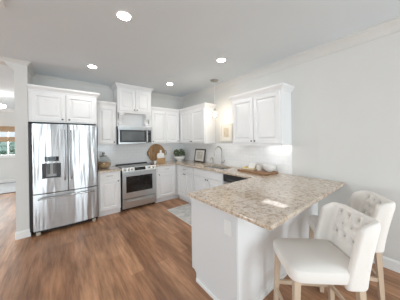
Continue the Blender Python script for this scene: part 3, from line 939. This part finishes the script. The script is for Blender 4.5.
b = B(); box(b, -.125, .125, -.056, .016, .115, .127, .003); obj('ledge', b, MBLOCK, t)
b = B()
pd = [(-.085, .0), (.085, .0), (.10, .02), (.10, .10), (.085, .125), (.03, .135), (.022, .15), (.022, .195), (.012, .21), (-.012, .21), (-.022, .195), (-.022, .15), (-.03, .135), (-.085, .125), (-.10, .10), (-.10, .02)]
prism(b, pd, -.009, .009, 'y')
o = tag(obj('paddle_board', b, MCER), 'small white paddle-shaped board standing on the wooden block', 'serving board')
o.location = (-.905, -.318, CT + .1275)
t = thing('candle_votive', 'tiny white votive candle beside the wooden block, next to the range', 'candle', (-1.065, -.33, CT))
b = B(); lathe(b, [(0, 0), (.03, 0), (.036, .05), (.036, .075), (.031, .075), (.03, .055), (0, .055)], (0, 0, 0), 20); obj('cup', b, MCER, t, True)
b = B(); tube(b, [(0, 0, .055), (0, 0, .07)], .002, 6); obj('wick', b, MBLK, t)

t = thing('potted_plant', 'leafy green plant in a footed white bowl in the counter corner', 'plant', (-.315, -.27, CT))
b = B(); lathe(b, [(0, 0), (.07, 0), (.075, .012), (.06, .02), (.09, .04), (.14, .08), (.155, .125), (.155, .138), (.146, .138), (.142, .12), (0, .115)], (0, 0, 0), 32); obj('pot', b, MCER, t, True)
b = B(); lathe(b, [(0, .125), (.08, .124), (.141, .1205), (.141, .118), (0, .1155)], (0, 0, 0), 20); obj('soil', b, MSOIL, t, True)
b = B()
for i in range(170):
    a, r = random.random() * 2 * PI, .02 + .105 * math.sqrt(random.random())
    z = .15 + random.random() * .19 * (1 - (r / .18) ** 2) 
    c = Vector((r * math.cos(a), r * math.sin(a), z))
    dr = Vector((math.cos(a) * random.uniform(.4, 1), math.sin(a) * random.uniform(.4, 1), random.uniform(-.2, .9))).normalized()
    sd = dr.cross(Vector((random.uniform(-.5, .5), random.uniform(-.5, .5), 1))).normalized()
    l, wd = random.uniform(.05, .075), random.uniform(.017, .026)
    nn = sd.cross(dr) * .008
    v = [b.verts.new(c), b.verts.new(c + dr * l * .5 + sd * wd + nn), b.verts.new(c + dr * l), b.verts.new(c + dr * l * .5 - sd * wd + nn), b.verts.new(c + dr * l * .5 - nn)]
    for p, q in ((0, 1), (1, 2), (2, 3), (3, 0)): b.faces.new((v[p], v[q], v[4]))
fo = obj('foliage', b, MLEAF, t)
b = B()
for i in range(14):
    a = i * 2.4; r = .02 + .05 * (i % 3) / 2
    tube(b, [(r * math.cos(a), r * math.sin(a), .121), (r * 1.6 * math.cos(a), r * 1.6 * math.sin(a), .22), (r * 2 * math.cos(a), r * 2 * math.sin(a), .29)], .003, 6)
obj('stem', b, MLEAF, t)

# framed print leaning against the right splashback
t = thing('picture_frame', 'dark framed print leaning on the tile between plant and sink', 'picture', (-.085, -.87, CT), R90)
tl = Matrix.Rotation(math.radians(-10), 3, 'X')
def tl_(b):
    bmesh.ops.rotate(b, cent=(0, 0, 0), matrix=tl, verts=b.verts); return b
def frame_rings(b, w, h, fw_, t0, t1):
    box(b, -w / 2, w / 2, t0, t1, 0, fw_, .002, 1); box(b, -w / 2, w / 2, t0, t1, h - fw_, h, .002, 1)
    box(b, -w / 2, -w / 2 + fw_, t0, t1, fw_, h - fw_, .002, 1); box(b, w / 2 - fw_, w / 2, t0, t1, fw_, h - fw_, .002, 1)
FWD, FHT = .43, .345
b = B(); frame_rings(b, FWD, FHT, .028, -.012, .006); bmesh.ops.translate(b, vec=(0, 0, .003), verts=b.verts); obj('frame', tl_(b), MFRB, t)
b = B(); box(b, -FWD / 2 + .029, FWD / 2 - .029, -.004, .004, .032, FHT - .026); mt = obj('mat_board', tl_(b), MMAT, t)
b = B(); box(b, -.11, .11, -.0055, -.0042, .08, FHT - .075); obj('print', tl_(b), MART, mt)
# framed picture on the wall between the cabinets
t = thing('wall_picture', 'cream framed picture hanging on the wall between the right cabinets', 'picture', (0, -1.79, 1.455), R90)
b = B(); frame_rings(b, .36, .40, .035, -.03, -.001); obj('frame', b, MFRC, t)
b = B(); box(b, -.144, .144, -.016, -.002, .036, .364); mt = obj('mat_board', b, MMAT, t)
b = B(); box(b, -.075, .075, -.018, -.0161, .095, .305); obj('print', b, MART2, mt)

# cutting board group on the peninsula end of the counter
t = obj('cutting_board', B(), MBOARD)
b = B(); box(b, -.17, .17, -.30, .30, 0, .034, .006); bpy.data.objects.remove(t)
o = tag(obj('cutting_board', b, MBOARD), 'thick brown wooden cutting board on the counter past the dishwasher', 'cutting board')
o.location = (-.215, -2.70, CT); o.rotation_euler = (0, 0, math.radians(-4))
CBZ = CT + .0345
t = thing('cookbook', 'yellow covered book lying on the left of the cutting board', 'book', (-.17, -2.52, CBZ), math.radians(8))
b = B(); box(b, -.085, .085, -.12, .12, 0, .003); box(b, -.085, .085, -.12, .12, .019, .022); box(b, .082, .085, -.12, .12, .003, .019); obj('cover', b, MYEL, t)
b = B(); box(b, -.08, .0815, -.115, .115, .0032, .0188); obj('pages', b, MPAGE, t)
t = thing('folded_napkin', 'white folded napkin standing tented on the yellow book', 'napkin', (-.15, -2.56, CBZ + .0225), math.radians(20))
b = B(); prism(b, [(-.06, 0), (-.055, 0), (.0, .075), (.055, 0), (.06, 0), (.003, .083), (-.003, .083)], -.055, .055, 'y'); obj('cloth', b, MPAGE, t)
t = thing('mug', 'small white mug on the cutting board between book and bowl', 'mug', (-.19, -2.735, CBZ))
b = B(); lathe(b, [(0, 0), (.032, 0), (.037, .01), (.039, .085), (.036, .085), (.034, .012), (0, .008)], (0, 0, 0), 24); obj('cup', b, MCER, t, True)
b = B(); tube(b, [(0, .037, .07), (0, .06, .066), (0, .066, .045), (0, .058, .024), (0, .036, .02)], .005, 8); obj('handle', b, MCER, t, True)
t = thing('mixing_bowl', 'large white round bowl at the right end of the cutting board', 'bowl', (-.16, -2.905, CBZ))
b = B(); lathe(b, [(0, 0), (.05, 0), (.055, .008), (.08, .025), (.103, .065), (.112, .105), (.108, .106), (.098, .066), (.074, .03), (0, .014)], (0, 0, 0), 32); obj('bowl', b, MCER, t, True)
b = B(); lathe(b, [(.1121, .1035), (.1145, .105), (.113, .108), (.1085, .108), (.1079, .1062)], (0, 0, 0), 32); obj('rim', b, MCER, t, True)
# ------------------------------------------------------------------ floor rug, vent, far room things
t = thing('kitchen_rug', 'pale gray patterned runner rug on the wood floor inside the peninsula', 'rug', (-.86, -1.92, 0))
b = B(); box(b, -.28, .28, -.80, .80, .001, .009, .002, 1); obj('pile', b, MRUG, t)
b = B()
for (x0, x1, y0, y1) in ((-.295, -.2801, -.815, .815), (.2801, .295, -.815, .815), (-.2801, .2801, -.815, -.8001), (-.2801, .2801, .8001, .815)): box(b, x0, x1, y0, y1, .001, .010)
obj('binding', b, MRUGE, t)
t = thing('ceiling_vent', 'white slatted air vent in the ceiling at the top left corner', 'vent', (-3.49, -2.205, H))
b = B(); frame_b = [(-.18, .18, -.10, -.075), (-.18, .18, .075, .10), (-.18, -.155, -.075, .075), (.155, .18, -.075, .075)]
for q in frame_b: box(b, *q, -.012, -.0005)
obj('frame', b, MTRIM, t)
b = B()
for i in range(7): box(b, -.154, .154, -.07 + i * .0215, -.058 + i * .0215, -.009, -.006)
obj('slats', b, MTRIM, t)
b = B(); box(b, -.154, .154, -.0745, .0745, -.003, -.0006); obj('backing', b, MDGRAY, t)

for i, (z0, z1, lab) in enumerate(((1.90, 2.10, 'woven wood shade valance across the top of the far room window'), (1.53, 1.71, 'woven wood shade stacked halfway down the far room window'))):
    t = thing('roman_shade', lab, 'window shade', (-5.1, FY - .075, z0))
    b = B()
    n = 4
    for k in range(n):
        h = (z1 - z0) / n
        prism(b, [(-.022, k * h), (-.03, k * h + h * .4), (-.018, (k + 1) * h - .002), (.0, (k + 1) * h - .002), (.0, k * h)], -.93, .93, 'x')
    obj('folds', b, MBAMB, t)
    b = B(); box(b, -.93, .93, .0003, .012, z1 - z0 - .03, z1 - z0 + .002); obj('head_rail', b, MBAMB, t)

t = thing('far_rug', 'blue gray area rug with dark border on the far room floor', 'rug', (-5.3, 4.05, 0))
b = B(); box(b, -1.65, 1.65, -.92, .92, .001, .012, .003, 1); obj('pile', b, MRUGB, t)
b = B()
for (x0, x1, y0, y1) in ((-1.68, -1.651, -.96, .99), (1.651, 1.68, -.96, .99), (-1.65, 1.65, -.96, -.9201), (-1.65, 1.65, .9201, .99)): box(b, x0, x1, y0, y1, .001, .013)
obj('border', b, MRUGD, t)

t = thing('chandelier', 'white ceiling light with small globes around a dark hub in the far room', 'ceiling light', (-4.22, 2.2, H))
t.scale = (.72, .72, .8)
b = B(); lathe(b, [(0, -.03), (.06, -.025), (.07, -.0005), (0, -.0005)], (0, 0, 0), 24); obj('canopy', b, MTRIM, t, True)
b = B(); tube(b, [(0, 0, -.028), (0, 0, -.44)], .01, 8); obj('stem', b, MTRIM, t, True)
b = B(); lathe(b, [(0, -.50), (.03, -.495), (.045, -.47), (.03, -.44), (0, -.438)], (0, 0, 0), 20); hub = obj('hub', b, MBLK, t, True)
for k in range(5):
    a = k * 2 * PI / 5 + .3
    c = Vector((math.cos(a), math.sin(a), 0))
    b = B(); tube(b, [c * .03 + Z * -.47, c * .14 + Z * -.49, c * .19 + Z * -.46], .008, 8); arm = obj('arm', b, MTRIM, t, True)
    b = B(); lathe(b, [(0, -.462), (.02, -.46), (.05, -.435), (.055, -.40), (.045, -.365), (0, -.35)], c * .19, 16); obj('globe', b, MGLOBE, arm, True)

for (x, y, h, lab) in ((-5.0, 9.0, 1.75, 'green tree outside seen through the right of the far window'), (-6.4, 10.5, 2.1, 'green tree outside seen through the left of the far window')):
    t = thing('tree', lab, 'tree', (x, y, -.2))
    b = B(); tube(b, [(0, 0, 0), (.05, 0, .9), (0, .05, 1.4)], [.1, .08, .05], 8); obj('trunk', b, MBARK, t, True)
    b = B()
    for i in range(420):
        v = Vector((random.gauss(0, 1), random.gauss(0, 1), random.gauss(0, 1))).normalized() * random.uniform(.55, 1)
        c = Vector((v.x * 1.1, v.y * 1.0, .9 + (h - .9) / 2 + v.z * (h - .9) / 2))
        dr = Vector((random.gauss(0, 1), random.gauss(0, 1), random.gauss(0, 1))).normalized()
        sd = dr.orthogonal().normalized()
        b.faces.new([b.verts.new(c + p) for p in (dr * .16, sd * .09, -dr * .16, -sd * .09)])
    obj('crown', b, MLEAF2, t)
